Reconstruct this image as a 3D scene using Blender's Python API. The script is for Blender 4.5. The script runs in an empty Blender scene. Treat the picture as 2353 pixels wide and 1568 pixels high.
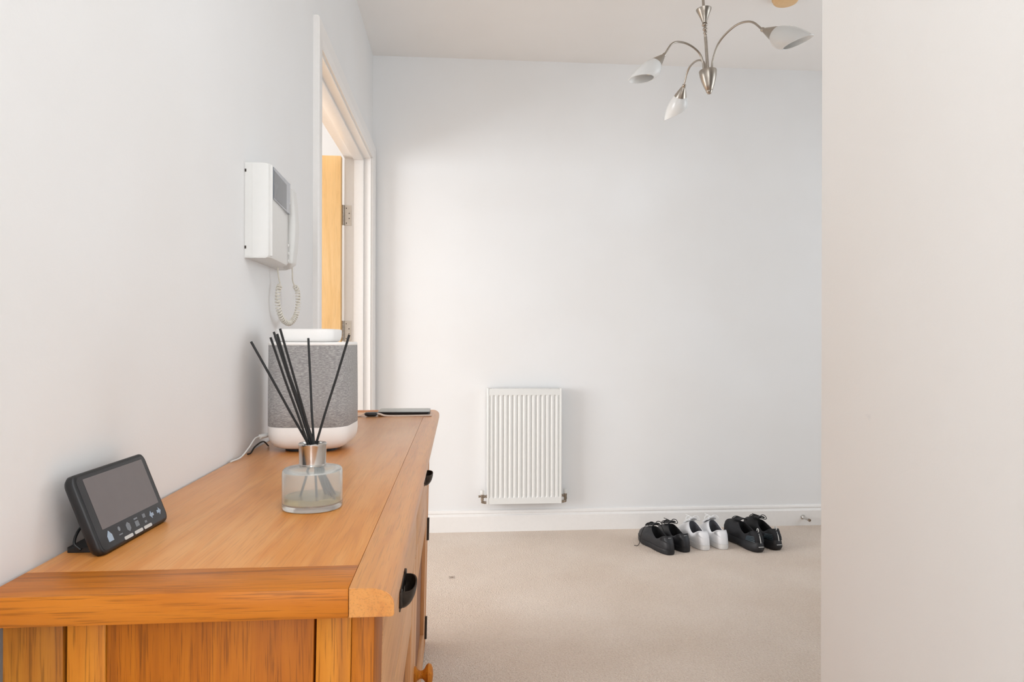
import bpy, bmesh, math, random
from mathutils import Vector, Matrix
S = bpy.context.scene
COL = S.collection
R = math.radians
PI = math.pi
random.seed(7)

# ------------------------------------------------------------------ camera
PSI = math.atan(126/1572.0); RHO = 0.0023
r0 = Vector((math.cos(PSI), -math.sin(PSI), 0)); Fw = Vector((math.sin(PSI), math.cos(PSI), 0)); Zv = Vector((0, 0, 1))
Rt = (r0*math.cos(RHO)+Zv*math.sin(RHO)).normalized(); Up = (-r0*math.sin(RHO)+Zv*math.cos(RHO)).normalized()
cd = bpy.data.cameras.new('camera'); cam = bpy.data.objects.new('camera', cd); COL.objects.link(cam)
mw = Matrix.Identity(4)
for i in range(3):
    mw[i][0] = Rt[i]; mw[i][1] = Up[i]; mw[i][2] = -Fw[i]
mw[0][3] = 0; mw[1][3] = 0; mw[2][3] = 1.02
cam.matrix_world = mw
cd.sensor_width = 36; cd.sensor_fit = 'HORIZONTAL'; cd.lens = 36*1572/2353.0
cd.shift_y = -3.7/2353.0
cd.clip_start = 0.02
S.camera = cam

# ------------------------------------------------------------------ world, lights, exposure
W = bpy.data.worlds.new('world'); S.world = W; W.use_nodes = True
bg = W.node_tree.nodes['Background']; bg.inputs[0].default_value = (0.86, 0.93, 1.0, 1); bg.inputs[1].default_value = 1.2
S.view_settings.view_transform = 'Standard'; S.view_settings.look = 'None'
S.view_settings.gamma = 1; S.view_settings.use_curve_mapping = False
S.view_settings.exposure = 0.10

def area(name, loc, target, sx, sy, power, col):
    l = bpy.data.lights.new(name, 'AREA'); l.shape = 'RECTANGLE'; l.size = sx; l.size_y = sy; l.energy = power; l.color = col
    o = bpy.data.objects.new(name, l); COL.objects.link(o); o.location = loc
    o.rotation_euler = (Vector(target)-Vector(loc)).to_track_quat('-Z', 'Y').to_euler()
    return o
# daylight through the window of the next room (left); added fills behind, right and overhead
area('daylight_side_room', (-3.75, 1.75, 1.15), (0.0, 2.9, 1.15), 1.7, 1.7, 101, (0.97, 0.985, 1.0))
area('fill_hall_end', (-.22, -2.3, 1.35), (1.1, .9, 1.1), .8, 1.9, 34, (0.93, 0.97, 1.0))  # added fill from behind the camera, brightens both side walls
area('fill_landing', (3.05, 1.9, 1.4), (-.4, 1.3, 1.3), 1.6, 1.6, 15.5, (0.90, 0.96, 1.0))  # unseen fill from the right, placed to light the left wall squarely
area('fill_overhead', (0.22, -0.05, 2.49), (0.22, -0.05, 0), .6, .6, 10, (0.94, 0.97, 1.0))  # added overhead fill, evens the walls and lifts the oak top

# ------------------------------------------------------------------ materials
def lin(c):
    return tuple(((x/255)/12.92 if x/255 <= .04045 else ((x/255+.055)/1.055)**2.4) for x in c)+(1,)
def newmat(name):
    m = bpy.data.materials.new(name); m.use_nodes = True
    nt = m.node_tree; b = nt.nodes['Principled BSDF']
    return m, nt, b
def nd(nt, t, **kw):
    n = nt.nodes.new(t)
    for k, v in kw.items():
        if hasattr(n, k): setattr(n, k, v)
        else: n.inputs[k.replace('_', ' ')].default_value = v
    return n
def mapping(nt, scale=(1, 1, 1), src='Object', loc=(0, 0, 0), rot=(0, 0, 0)):
    tc = nt.nodes.new('ShaderNodeTexCoord'); mp = nt.nodes.new('ShaderNodeMapping')
    mp.inputs['Scale'].default_value = scale; mp.inputs['Location'].default_value = loc; mp.inputs['Rotation'].default_value = rot
    nt.links.new(tc.outputs[src], mp.inputs[0]); return mp.outputs[0]
def ramp(nt, fac, stops):
    r = nt.nodes.new('ShaderNodeValToRGB'); e = r.color_ramp.elements
    while len(e) < len(stops): e.new(0.5)
    for i, (p, c) in enumerate(stops): e[i].position = p; e[i].color = c
    nt.links.new(fac, r.inputs[0]); return r.outputs[0]
def bump(nt, b, h, strength=.2, dist=.001):
    n = nt.nodes.new('ShaderNodeBump'); n.inputs['Strength'].default_value = strength; n.inputs['Distance'].default_value = dist
    nt.links.new(h, n.inputs['Height']); nt.links.new(n.outputs[0], b.inputs['Normal']); return n
def plain(name, rgb, rough=.5, metal=0, noise=0.03, nscale=60, bumpd=0.0, **kw):
    m, nt, b = newmat(name)
    n = nd(nt, 'ShaderNodeTexNoise'); n.inputs['Scale'].default_value = nscale; n.inputs['Detail'].default_value = 4
    nt.links.new(mapping(nt), n.inputs['Vector'])
    c = lin(rgb); lo = tuple(x*(1-noise) for x in c[:3])+(1,); hi = tuple(min(1, x*(1+noise)) for x in c[:3])+(1,)
    nt.links.new(ramp(nt, n.outputs['Fac'], [(.3, lo), (.7, hi)]), b.inputs['Base Color'])
    b.inputs['Roughness'].default_value = rough; b.inputs['Metallic'].default_value = metal
    if bumpd: bump(nt, b, n.outputs['Fac'], .5, bumpd)
    for k, v in kw.items(): b.inputs[k.replace('_', ' ')].default_value = v
    return m
def wall_mat(name, rgb, spots=()):
    m, nt, b = newmat(name)
    v = mapping(nt)
    big = nd(nt, 'ShaderNodeTexNoise'); big.inputs['Scale'].default_value = 1.6; big.inputs['Detail'].default_value = 3
    nt.links.new(v, big.inputs['Vector'])
    c = lin(rgb); c2 = (c[0]*.975, c[1]*.965, c[2]*.955, 1)
    col = ramp(nt, big.outputs['Fac'], [(.35, c2), (.65, c)])
    for (p, r, k) in spots:
        col = spot(nt, v, col, p, r, (c[0]*k, c[1]*k, c[2]*k, 1))
    nt.links.new(col, b.inputs['Base Color'])
    fine = nd(nt, 'ShaderNodeTexNoise'); fine.inputs['Scale'].default_value = 260; fine.inputs['Detail'].default_value = 4
    nt.links.new(v, fine.inputs['Vector'])
    bump(nt, b, fine.outputs['Fac'], .25, .0006)
    b.inputs['Roughness'].default_value = .75
    return m
def spot(nt, v, col, p, r, dark):
    """small stain: p position, r radii, blended into col"""
    sub = nt.nodes.new('ShaderNodeVectorMath'); sub.operation = 'SUBTRACT'; sub.inputs[1].default_value = p
    nt.links.new(v, sub.inputs[0])
    dv = nt.nodes.new('ShaderNodeVectorMath'); dv.operation = 'DIVIDE'; dv.inputs[1].default_value = r
    nt.links.new(sub.outputs[0], dv.inputs[0])
    n = nt.nodes.new('ShaderNodeTexNoise'); n.inputs['Scale'].default_value = 150; nt.links.new(v, n.inputs['Vector'])
    ln = nt.nodes.new('ShaderNodeVectorMath'); ln.operation = 'LENGTH'; nt.links.new(dv.outputs[0], ln.inputs[0])
    ad = nt.nodes.new('ShaderNodeMath'); ad.operation = 'ADD'
    mu = nt.nodes.new('ShaderNodeMath'); mu.operation = 'MULTIPLY'; mu.inputs[1].default_value = .9
    nt.links.new(n.outputs['Fac'], mu.inputs[0]); nt.links.new(ln.outputs['Value'], ad.inputs[0]); nt.links.new(mu.outputs[0], ad.inputs[1])
    f = ramp(nt, ad.outputs[0], [(.0, (1, 1, 1, 1)), (1.0, (0, 0, 0, 1))])
    f2 = ramp(nt, f, [(.0, (0, 0, 0, 1)), (.45, (1, 1, 1, 1))])
    mx = nt.nodes.new('ShaderNodeMix'); mx.data_type = 'RGBA'
    nt.links.new(f2, mx.inputs[0]); nt.links.new(col, mx.inputs[6]); mx.inputs[7].default_value = dark
    return mx.outputs[2]
def oak(name, axis, light=(226, 160, 84), mid=(206, 132, 54), dark=(150, 82, 26), seed=0.0, rough=.42, spots=(), fig=1.0, pores=1.0, coat=.15):
    """oak, grain running along axis 0/1/2"""
    m, nt, b = newmat(name)
    sc = [1, 1, 1]; sc[axis] = .07
    v = mapping(nt, tuple(sc), loc=(seed*3.1, seed*1.7, seed*2.3))
    warp = nd(nt, 'ShaderNodeTexNoise'); warp.inputs['Scale'].default_value = 9; warp.inputs['Detail'].default_value = 2; nt.links.new(v, warp.inputs['Vector'])
    rings = nd(nt, 'ShaderNodeTexNoise'); rings.inputs['Scale'].default_value = 34*fig; rings.inputs['Detail'].default_value = 3; rings.inputs['Distortion'].default_value = 1.2
    nt.links.new(v, rings.inputs['Vector'])
    sc2 = [1, 1, 1]; sc2[axis] = .028
    v2 = mapping(nt, tuple(sc2), loc=(seed, seed, seed))
    po = nd(nt, 'ShaderNodeTexNoise'); po.inputs['Scale'].default_value = 620; po.inputs['Detail'].default_value = 3; nt.links.new(v2, po.inputs['Vector'])
    big = nd(nt, 'ShaderNodeTexNoise'); big.inputs['Scale'].default_value = 6; big.inputs['Detail'].default_value = 3; nt.links.new(mapping(nt, loc=(seed, 0, 0)), big.inputs['Vector'])
    c1 = ramp(nt, rings.outputs['Fac'], [(.28, lin(dark)), (.42, lin(mid)), (.62, lin(light)), (.8, lin(mid))])
    c2 = ramp(nt, big.outputs['Fac'], [(.3, lin(mid)), (.7, lin(light))])
    mx = nt.nodes.new('ShaderNodeMix'); mx.data_type = 'RGBA'; mx.inputs[0].default_value = .5
    nt.links.new(c1, mx.inputs[6]); nt.links.new(c2, mx.inputs[7])
    pf = ramp(nt, po.outputs['Fac'], [(.36, (1-.45*pores,)*3+(1,)), (.47, (1, 1, 1, 1))])
    mu = nt.nodes.new('ShaderNodeMix'); mu.data_type = 'RGBA'; mu.blend_type = 'MULTIPLY'; mu.inputs[0].default_value = .8
    nt.links.new(mx.outputs[2], mu.inputs[6]); nt.links.new(pf, mu.inputs[7])
    col = mu.outputs[2]
    if spots:
        vv = mapping(nt)
        for (p, r, c) in spots: col = spot(nt, vv, col, p, r, lin(c))
    nt.links.new(col, b.inputs['Base Color'])
    b.inputs['Roughness'].default_value = rough; b.inputs['Coat Weight'].default_value = coat; b.inputs['Coat Roughness'].default_value = .28
    b.inputs['Specular IOR Level'].default_value = .5 if coat > .12 else .22
    bump(nt, b, po.outputs['Fac'], .35, .0004)
    return m

M = {}
M['wall'] = wall_mat('painted wall', (240, 240, 240))
M['wall_r'] = wall_mat('brightened wall paint', (248, 247, 245), [((0.64, 1.02, 0.90), (.008, .014, .011), .93), ((.64, .99, 1.17), (.004, .03, .002), .97)])  # same wall paint made lighter, missing light put into the colour
M['ceiling'] = wall_mat('ceiling paint', (246, 244, 242))
M['gloss'] = plain('white gloss trim', (242, 239, 236), .3, noise=.01)
M['whitepl'] = plain('white plastic', (222, 221, 218), .35, noise=.01)
M['radw'] = plain('radiator enamel', (232, 232, 229), .32, noise=.01)
M['raddark'] = plain('radiator inside', (70, 66, 62), .7)
M['white_shell'] = plain('white speaker shell', (246, 243, 240), .4, noise=.01)
M['creampl'] = plain('cream plastic cord', (226, 220, 208), .45)
M['blackpl'] = plain('black plastic', (20, 21, 23), .42, noise=.1)
M['blackgl'] = plain('black glossy bezel', (36, 35, 38), .15, noise=.03)
M['screen'] = plain('sleeping screen', (110, 103, 103), .12, noise=.02)
M['grey_print'] = plain('grey print', (120, 126, 132), .4)
M['blue_print'] = plain('pale blue print', (160, 178, 196), .4)
M['white_key'] = plain('white key', (205, 205, 203), .4)
M['iron'] = plain('dark iron', (58, 50, 44), .5, .55, noise=.25, nscale=200, bumpd=.0004)
M['chrome'] = plain('chrome', (205, 203, 200), .16, 1.0, noise=.02)
M['nickel'] = plain('brushed nickel', (176, 168, 158), .32, 1.0, noise=.06, nscale=90)
M['brass'] = plain('dull valve metal', (150, 138, 124), .35, .9, noise=.12, nscale=150)
M['reed'] = plain('black reed', (16, 16, 17), .6, noise=.3, nscale=300)
M['beige'] = plain('beige leather', (226, 205, 190), .6, noise=.05, nscale=120)
M['grey_metal'] = plain('grey metal back', (168, 172, 170), .35, .35, noise=.03)
M['alarm'] = plain('yellowed plastic', (228, 190, 140), .5, noise=.03)
M['blackleather'] = plain('black leather', (34, 35, 39), .5, noise=.15, nscale=90, bumpd=.0004)
M['blackrub'] = plain('black rubber', (30, 30, 33), .55, noise=.1, nscale=90)
M['blackmesh'] = plain('black mesh cloth', (24, 24, 28), .75, noise=.35, nscale=700, bumpd=.0006)
M['inside_black'] = plain('black lining', (9, 9, 11), .85, noise=.1)
M['inside_grey'] = plain('grey lining', (88, 88, 94), .85, noise=.1, nscale=300)
M['whiteleather'] = plain('white leather', (236, 236, 238), .45, noise=.02, nscale=90, bumpd=.0002)
M['whiterub'] = plain('white rubber', (230, 228, 226), .5, noise=.02)
M['whitelace'] = plain('white lace', (240, 240, 240), .8, noise=.05, nscale=900)
M['blacklace'] = plain('black lace', (16, 16, 18), .8, noise=.1, nscale=900)
M['steelgrey'] = plain('blue grey heel panel', (52, 66, 74), .4, noise=.1, nscale=400)
# carpet
m, nt, b = newmat('beige carpet'); M['carpet'] = m
v = mapping(nt)
n1 = nd(nt, 'ShaderNodeTexNoise'); n1.inputs['Scale'].default_value = 150; n1.inputs['Detail'].default_value = 6; n1.inputs['Roughness'].default_value = .7; nt.links.new(v, n1.inputs['Vector'])
n2 = nd(nt, 'ShaderNodeTexNoise'); n2.inputs['Scale'].default_value = 2.2; n2.inputs['Detail'].default_value = 4; nt.links.new(v, n2.inputs['Vector'])
vo = nd(nt, 'ShaderNodeTexVoronoi'); vo.inputs['Scale'].default_value = 210; nt.links.new(v, vo.inputs['Vector'])
ca = ramp(nt, n1.outputs['Fac'], [(.33, lin((200, 178, 158))), (.5, lin((232, 214, 198))), (.68, lin((247, 234, 221)))])
cb = ramp(nt, n2.outputs['Fac'], [(.35, lin((218, 196, 177))), (.65, lin((238, 222, 208)))])
mx = nt.nodes.new('ShaderNodeMix'); mx.data_type = 'RGBA'; mx.inputs[0].default_value = .5
nt.links.new(ca, mx.inputs[6]); nt.links.new(cb, mx.inputs[7])
col = spot(nt, v, mx.outputs[2], (-0.02, 2.94, 0), (.035, .04, .05), lin((150, 126, 108)))
nt.links.new(col, b.inputs['Base Color']); b.inputs['Roughness'].default_value = .95
b.inputs['Sheen Weight'].default_value = .25; b.inputs['Specular IOR Level'].default_value = .1
ml = nt.nodes.new('ShaderNodeMath'); ml.operation = 'ADD'; nt.links.new(n1.outputs['Fac'], ml.inputs[0]); nt.links.new(vo.outputs['Distance'], ml.inputs[1])
bump(nt, b, ml.outputs[0], .8, .004)
# knitted fabric of the speaker
m, nt, b = newmat('grey melange fabric'); M['fabric'] = m
v = mapping(nt, (1, 1, 4.5))
n1 = nd(nt, 'ShaderNodeTexNoise'); n1.inputs['Scale'].default_value = 150; n1.inputs['Detail'].default_value = 5; n1.inputs['Roughness'].default_value = .7; nt.links.new(v, n1.inputs['Vector'])
nt.links.new(ramp(nt, n1.outputs['Fac'], [(.3, lin((122, 120, 120))), (.5, lin((156, 154, 153))), (.72, lin((200, 198, 196)))]), b.inputs['Base Color'])
b.inputs['Roughness'].default_value = .9; b.inputs['Sheen Weight'].default_value = .2
bump(nt, b, n1.outputs['Fac'], .6, .0012)
# glass
def glass(name, col, rough, trans=1.0, ior=1.45, alpha=1.0):
    m, nt, b = newmat(name); b.inputs['Base Color'].default_value = lin(col); b.inputs['Roughness'].default_value = rough
    b.inputs['Transmission Weight'].default_value = trans; b.inputs['IOR'].default_value = ior; b.inputs['Alpha'].default_value = alpha
    n = nd(nt, 'ShaderNodeTexNoise'); n.inputs['Scale'].default_value = 400; nt.links.new(mapping(nt), n.inputs['Vector']); bump(nt, b, n.outputs['Fac'], .1, .0002)
    return m
M['frost'] = glass('frosted glass', (246, 249, 247), .17, .84, 1.18)
M['liquid'] = glass('scented oil', (226, 204, 140), .1, .8, 1.3)
m, nt, b = newmat('opal glass'); M['opal'] = m
b.inputs['Base Color'].default_value = lin((240, 240, 238)); b.inputs['Roughness'].default_value = .25
b.inputs['Transmission Weight'].default_value = 0.0; b.inputs['Subsurface Weight'].default_value = .4; b.inputs['Subsurface Radius'].default_value = (.02, .02, .02)
b.inputs['Subsurface Scale'].default_value = .5
nn = nd(nt, 'ShaderNodeTexNoise'); nn.inputs['Scale'].default_value = 60; nt.links.new(mapping(nt), nn.inputs['Vector']); bump(nt, b, nn.outputs['Fac'], .05, .0005)
M['bulb'] = plain('pearl bulb', (245, 236, 214), .3, noise=.01)
m, nt, b = newmat('intercom display'); M['lcd'] = m
nn = nd(nt, 'ShaderNodeTexNoise'); nn.inputs['Scale'].default_value = 12; nt.links.new(mapping(nt), nn.inputs['Vector'])
nt.links.new(ramp(nt, nn.outputs['Fac'], [(.35, lin((118, 124, 134))), (.65, lin((138, 145, 154)))]), b.inputs['Base Color'])
b.inputs['Roughness'].default_value = .08; b.inputs['Coat Weight'].default_value = .6
M['lcd_in'] = plain('display inset', (92, 96, 102), .15, noise=.1, nscale=20)
TL, TM, TD = (216, 154, 90), (204, 130, 58), (178, 106, 44)
M['oak_top'] = oak('oak top boards', 1, TL, TM, TD, 1.3, .36, fig=.8, pores=.35, coat=.35,
    spots=[((-.276, .845, .78), (.012, .012, .02), (120, 70, 40)), ((-.283, 1.02, .78), (.006, .006, .02), (150, 90, 44)), ((-.13, 1.45, .78), (.008, .008, .02), (165, 100, 60)), ((-.225, .96, .78), (.012, .012, .02), (180, 110, 60))])
M['oak_edge'] = oak('oak front edge board', 1, (214, 146, 70), (200, 126, 50), (172, 98, 32), 2.1, .36, fig=1.1, pores=.5, coat=.35)
M['oak_end'] = oak('oak end board', 0, (202, 122, 36), (182, 101, 18), (120, 56, 6), 3.7, .42, fig=1.0, pores=.9, coat=.1)
M['oak_v1'] = oak('oak upright', 2, (176, 112, 32), (152, 88, 20), (112, 58, 12), 4.4, .5, coat=.03)
M['oak_v2'] = oak('oak panel', 2, (184, 106, 16), (162, 86, 8), (118, 58, 6), 6.2, .5, fig=1.2, coat=.03)
M['oak_v3'] = oak('oak corner post', 2, (206, 132, 38), (186, 108, 24), (140, 74, 14), 8.9, .5, fig=1.3, coat=.03)
M['oak_f'] = oak('oak front frame', 2, (216, 158, 104), (200, 138, 84), (168, 104, 56), 5.5, .45, pores=.5)
M['oak_fh'] = oak('oak drawer front', 1, (218, 162, 110), (204, 144, 90), (174, 110, 62), 7.5, .45, pores=.5)
M['oak_in'] = oak('oak recess shade', 2, (150, 88, 34), (124, 66, 22), (90, 44, 14), 9.5, .6)  # darker copy of the oak, shade of the recesses put into the colour
M['door_oak'] = oak('pale oak veneer', 2, (238, 200, 146), (232, 188, 128), (218, 170, 108), 2.8, .5, fig=.6, pores=.25, coat=.05)

# ------------------------------------------------------------------ mesh helpers
def finish(name, bm, mat, parent=None, smooth=None):
    me = bpy.data.meshes.new(name)
    bmesh.ops.recalc_face_normals(bm, faces=bm.faces)
    bm.to_mesh(me); bm.free()
    if mat: me.materials.append(mat)
    o = bpy.data.objects.new(name, me); COL.objects.link(o)
    if parent: o.parent = parent
    if smooth:
        for p in me.polygons: p.use_smooth = True
        me.set_sharp_from_angle(angle=R(smooth))
    return o
def thing(name, label, cat, loc=(0, 0, 0), rz=0, group=None):
    o = bpy.data.objects.new(name, None); COL.objects.link(o); o.location = loc; o.rotation_euler = (0, 0, rz); o.empty_display_size = .05
    o['label'] = label; o['category'] = cat
    if group: o['group'] = group
    return o
def struct(o, label=None):
    o['kind'] = 'structure'
    if label: o['label'] = label
    return o
def box(bm, x0, x1, y0, y1, z0, z1, bev=0, seg=2, fn=None):
    vs = [bm.verts.new(p) for p in [(x0, y0, z0), (x1, y0, z0), (x1, y1, z0), (x0, y1, z0), (x0, y0, z1), (x1, y0, z1), (x1, y1, z1), (x0, y1, z1)]]
    fs = [bm.faces.new([vs[i] for i in f]) for f in [(0, 3, 2, 1), (4, 5, 6, 7), (0, 1, 5, 4), (1, 2, 6, 5), (2, 3, 7, 6), (3, 0, 4, 7)]]
    if bev:
        es = list({e for f in fs for e in f.edges})
        bmesh.ops.bevel(bm, geom=es, offset=bev, segments=seg, affect='EDGES', profile=.5)
    return vs
def boxo(name, mat, parent, x0, x1, y0, y1, z0, z1, bev=0, seg=2, fn=None):
    bm = bmesh.new(); box(bm, x0, x1, y0, y1, z0, z1, bev, seg)
    if fn:
        for v in bm.verts: v.co = fn(v.co)
    return finish(name, bm, mat, parent, 40 if bev else None)
def tube(bm, pts, rad, n=10, caps=True, closed=False):
    pts = [Vector(p) for p in pts]; N = len(pts)
    rads = rad if isinstance(rad, (list, tuple)) else [rad]*N
    rings = []; prev = None
    for i, p in enumerate(pts):
        if closed: t = pts[(i+1) % N]-pts[i-1]
        else: t = pts[min(i+1, N-1)]-pts[max(i-1, 0)]
        if t.length < 1e-9: t = Vector((0, 0, 1))
        t.normalize()
        if prev is None:
            a = Vector((0, 0, 1)) if abs(t.z) < .9 else Vector((1, 0, 0)); u = t.cross(a).normalized()
        else:
            u = prev-t*prev.dot(t)
            u = u.normalized() if u.length > 1e-6 else t.orthogonal().normalized()
        prev = u; w = t.cross(u)
        rings.append([bm.verts.new(p+(u*math.cos(2*PI*k/n)+w*math.sin(2*PI*k/n))*rads[i]) for k in range(n)])
    for i in range(N if closed else N-1):
        a, c = rings[i], rings[(i+1) % N]
        for k in range(n): bm.faces.new((a[k], a[(k+1) % n], c[(k+1) % n], c[k]))
    if caps and not closed:
        bm.faces.new(rings[0][::-1]); bm.faces.new(rings[-1])
def lathe(bm, prof, n=32, mat4=None, sx=1, sy=1, cap0=True, cap1=True):
    rings = []
    for (r, z) in prof:
        rings.append([bm.verts.new((r*sx*math.cos(2*PI*k/n), r*sy*math.sin(2*PI*k/n), z)) for k in range(n)])
    for a, c in zip(rings, rings[1:]):
        for k in range(n): bm.faces.new((a[k], a[(k+1) % n], c[(k+1) % n], c[k]))
    if cap0: bm.faces.new(rings[0][::-1])
    if cap1: bm.faces.new(rings[-1])
    if mat4 is not None:
        for rg in rings:
            for v in rg: v.co = mat4 @ v.co
    return rings
def frame_to(p, d, up=(0, 0, 1)):
    d = Vector(d).normalized(); q = d.to_track_quat('Z', 'Y'); return Matrix.Translation(Vector(p)) @ q.to_matrix().to_4x4()
def smoothpts(pts, n=8):
    pts = [Vector(p) for p in pts]; out = []
    P = [pts[0]*2-pts[1]]+pts+[pts[-1]*2-pts[-2]]
    for i in range(1, len(P)-2):
        for k in range(n):
            t = k/n
            out.append(.5*((2*P[i])+(-P[i-1]+P[i+1])*t+(2*P[i-1]-5*P[i]+4*P[i+1]-P[i+2])*t*t+(-P[i-1]+3*P[i]-3*P[i+1]+P[i+2])*t**3))
    out.append(pts[-1]); return out
def extrude_profile(bm, prof, p0, p1, ax_a, ax_b):
    """profile (a,b) coordinates swept from p0 to p1"""
    A = Vector(ax_a); B = Vector(ax_b); rings = []
    for p in (p0, p1): rings.append([bm.verts.new(Vector(p)+A*a+B*c) for a, c in prof])
    n = len(prof)
    for k in range(n): bm.faces.new((rings[0][k], rings[0][(k+1) % n], rings[1][(k+1) % n], rings[1][k]))
    bm.faces.new(rings[0][::-1]); bm.faces.new(rings[1])
def rrect(hw, hd, r, n=8):
    pts = []
    for cx, cy, a0 in ((hw-r, hd-r, 0), (-hw+r, hd-r, 90), (-hw+r, -hd+r, 180), (hw-r, -hd+r, 270)):
        for k in range(n+1):
            a = R(a0+90*k/n); pts.append((cx+r*math.cos(a), cy+r*math.sin(a)))
    return pts
def stack(bm, loops, cap0=True, cap1=True):
    rings = [[bm.verts.new(p) for p in lp] for lp in loops]; n = len(rings[0])
    for a, c in zip(rings, rings[1:]):
        for k in range(n): bm.faces.new((a[k], a[(k+1) % n], c[(k+1) % n], c[k]))
    if cap0: bm.faces.new(rings[0][::-1])
    if cap1: bm.faces.new(rings[-1])

# ------------------------------------------------------------------ room shell
D = 3.64; XL = -.444; H = 2.51; TW = .13     # back wall, left wall, ceiling, wall thickness
DY0, DY1, DH = 2.225, 3.552, 1.945             # doorway in the left wall
XR = .64; YR = 1.158                           # end of the near right wall
XE = 3.1; YB = -2.4                            # far right and rear of the hall
def sbox(name, mat, *a, label=None):
    return struct(boxo(name, mat, None, *a), label)
bm = bmesh.new(); box(bm, -4.2, 3.3, -2.6, 5.1, -.1, 0)
struct(finish('floor', bm, M['carpet']), 'beige cut pile carpet over the whole hall floor')
bm = bmesh.new(); box(bm, -4.2, 3.3, -2.6, 5.1, H, H+.1)
struct(finish('ceiling', bm, M['ceiling']), 'plain off white ceiling')
bm = bmesh.new()
box(bm, XL-TW, XL, -2.6, DY0-.026, 0, H); box(bm, XL-TW, XL, DY0-.026, DY1+.026, DH+.026, H); box(bm, XL-TW, XL, DY1+.026, 5.1, 0, H)
struct(finish('wall_left', bm, M['wall']), 'white painted wall behind the sideboard, with the doorway')
sbox('wall_back', M['wall'], XL, XE+.2, D, D+.1, 0, H, label='white back wall with the radiator')
sbox('wall_right', M['wall_r'], XR, XR+.12, -2.6, YR, 0, H, label='blank white end of wall filling the right of the view')
# landing side: unseen wall, opening placed for the fill light, at X=XE
bm = bmesh.new()
box(bm, XE, XE+.1, -2.6, 1.05, 0, H); box(bm, XE, XE+.1, 2.75, D, 0, H); box(bm, XE, XE+.1, 1.05, 2.75, 0, .55); box(bm, XE, XE+.1, 1.05, 2.75, 2.25, H)
struct(finish('wall_landing', bm, M['wall']))
bm = bmesh.new()
box(bm, XL, -.45, YB-.1, YB, 0, H); box(bm, .64, XE, YB-.1, YB, 0, H); box(bm, -.45, .64, YB-.1, YB, 2.35, H); box(bm, -.45, .64, YB-.1, YB, 0, .3)
struct(finish('wall_rear', bm, M['wall']))  # opening added in the unseen rear wall for the fill light
# next room
bm = bmesh.new()
box(bm, -4.1, -4.0, -.2, .8, 0, H); box(bm, -4.1, -4.0, 2.7, 5.1, 0, H); box(bm, -4.1, -4.0, .8, 2.7, 0, .25); box(bm, -4.1, -4.0, .8, 2.7, 2.1, H)
struct(finish('wall_side_room_window', bm, M['wall']))
sbox('wall_side_room_near', M['wall'], -4.1, XL-TW, -.3, -.2, 0, H)
sbox('wall_side_room_far', M['wall'], -4.1, XL-TW, 4.6, 4.7, 0, H)

# skirting boards
def skirt_prof(h=.112, t=.018):
    return [(0, 0), (t, 0), (t, h-.030), (t-.002, h-.026), (t-.008, h-.024), (t-.0095, h-.020), (t-.006, h-.013), (t-.008, h-.005), (t-.011, h), (0, h)]
bm = bmesh.new(); extrude_profile(bm, skirt_prof(), (XL, D, 0), (XE, D, 0), (0, -1, 0), (0, 0, 1))
struct(finish('baseboard_back', bm, M['gloss']), 'white moulded skirting board under the radiator')
bm = bmesh.new(); extrude_profile(bm, skirt_prof(), (XL, -2.3, 0), (XL, DY0-.075, 0), (1, 0, 0), (0, 0, 1))
struct(finish('baseboard_left', bm, M['gloss']))

# doorway (one door set: architrave, lining, stop, leaf with hinges)
door = bpy.data.objects.new('door_1', None); COL.objects.link(door); struct(door, 'white framed doorway in the left wall with a pale oak door standing open'); door.location = (XL, (DY0+DY1)/2, 0)
ox, oy = XL, (DY0+DY1)/2
def L(p): return (p[0]-ox, p[1]-oy, p[2])
AW = .068; AT = .019
def arch_prof():   # (distance from opening outwards, thickness)
    return [(0, 0), (0, .010), (.004, .0125), (.012, .0135), (.016, .0165), (.024, AT), (AW-.004, AT), (AW, AT-.004), (AW, 0)]
g = .007
bm = bmesh.new()
for p0, p1, a in (((XL, DY0-g, 0), (XL, DY0-g, DH+g), (0, -1, 0)), ((XL, DY1+g, 0), (XL, DY1+g, DH+g), (0, 1, 0))):
    A = Vector(a); rings = []
    for i, p in enumerate((p0, p1)):
        rings.append([bm.verts.new(Vector(L(p))+A*s+Vector((t, 0, s if i else 0))) for s, t in arch_prof()])
    n = len(arch_prof())
    for k in range(n): bm.faces.new((rings[0][k], rings[0][(k+1) % n], rings[1][(k+1) % n], rings[1][k]))
    bm.faces.new(rings[0][::-1]); bm.faces.new(rings[1])
rings = []
for p, sg in (((XL, DY0-g, DH+g), -1), ((XL, DY1+g, DH+g), 1)):
    rings.append([bm.verts.new(Vector(L(p))+Vector((t, sg*s, s))) for s, t in arch_prof()])
for k in range(n): bm.faces.new((rings[0][k], rings[0][(k+1) % n], rings[1][(k+1) % n], rings[1][k]))
finish('architrave', bm, M['gloss'], door, 30)
bm = bmesh.new(); LT = .028
xa, xb = XL-TW-.002-ox, XL+.001-ox
box(bm, xa, xb, DY0-LT-oy, DY0-oy, 0, DH+LT); box(bm, xa, xb, DY1-oy, DY1+LT-oy, 0, DH+LT); box(bm, xa, xb, DY0-oy, DY1-oy, DH, DH+LT)
finish('door_lining', bm, M['gloss'], door)
bm = bmesh.new(); sx0, sx1 = -.083, -.034
box(bm, sx0, sx1, DY0-oy, DY0+.012-oy, 0, DH, .0012); box(bm, sx0, sx1, DY1-.012-oy, DY1-oy, 0, DH, .0012); box(bm, sx0, sx1, DY0+.012-oy, DY1-.012-oy, DH-.012, DH, .0012)
finish('door_stop_strip', bm, M['gloss'], door, 40)
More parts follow.
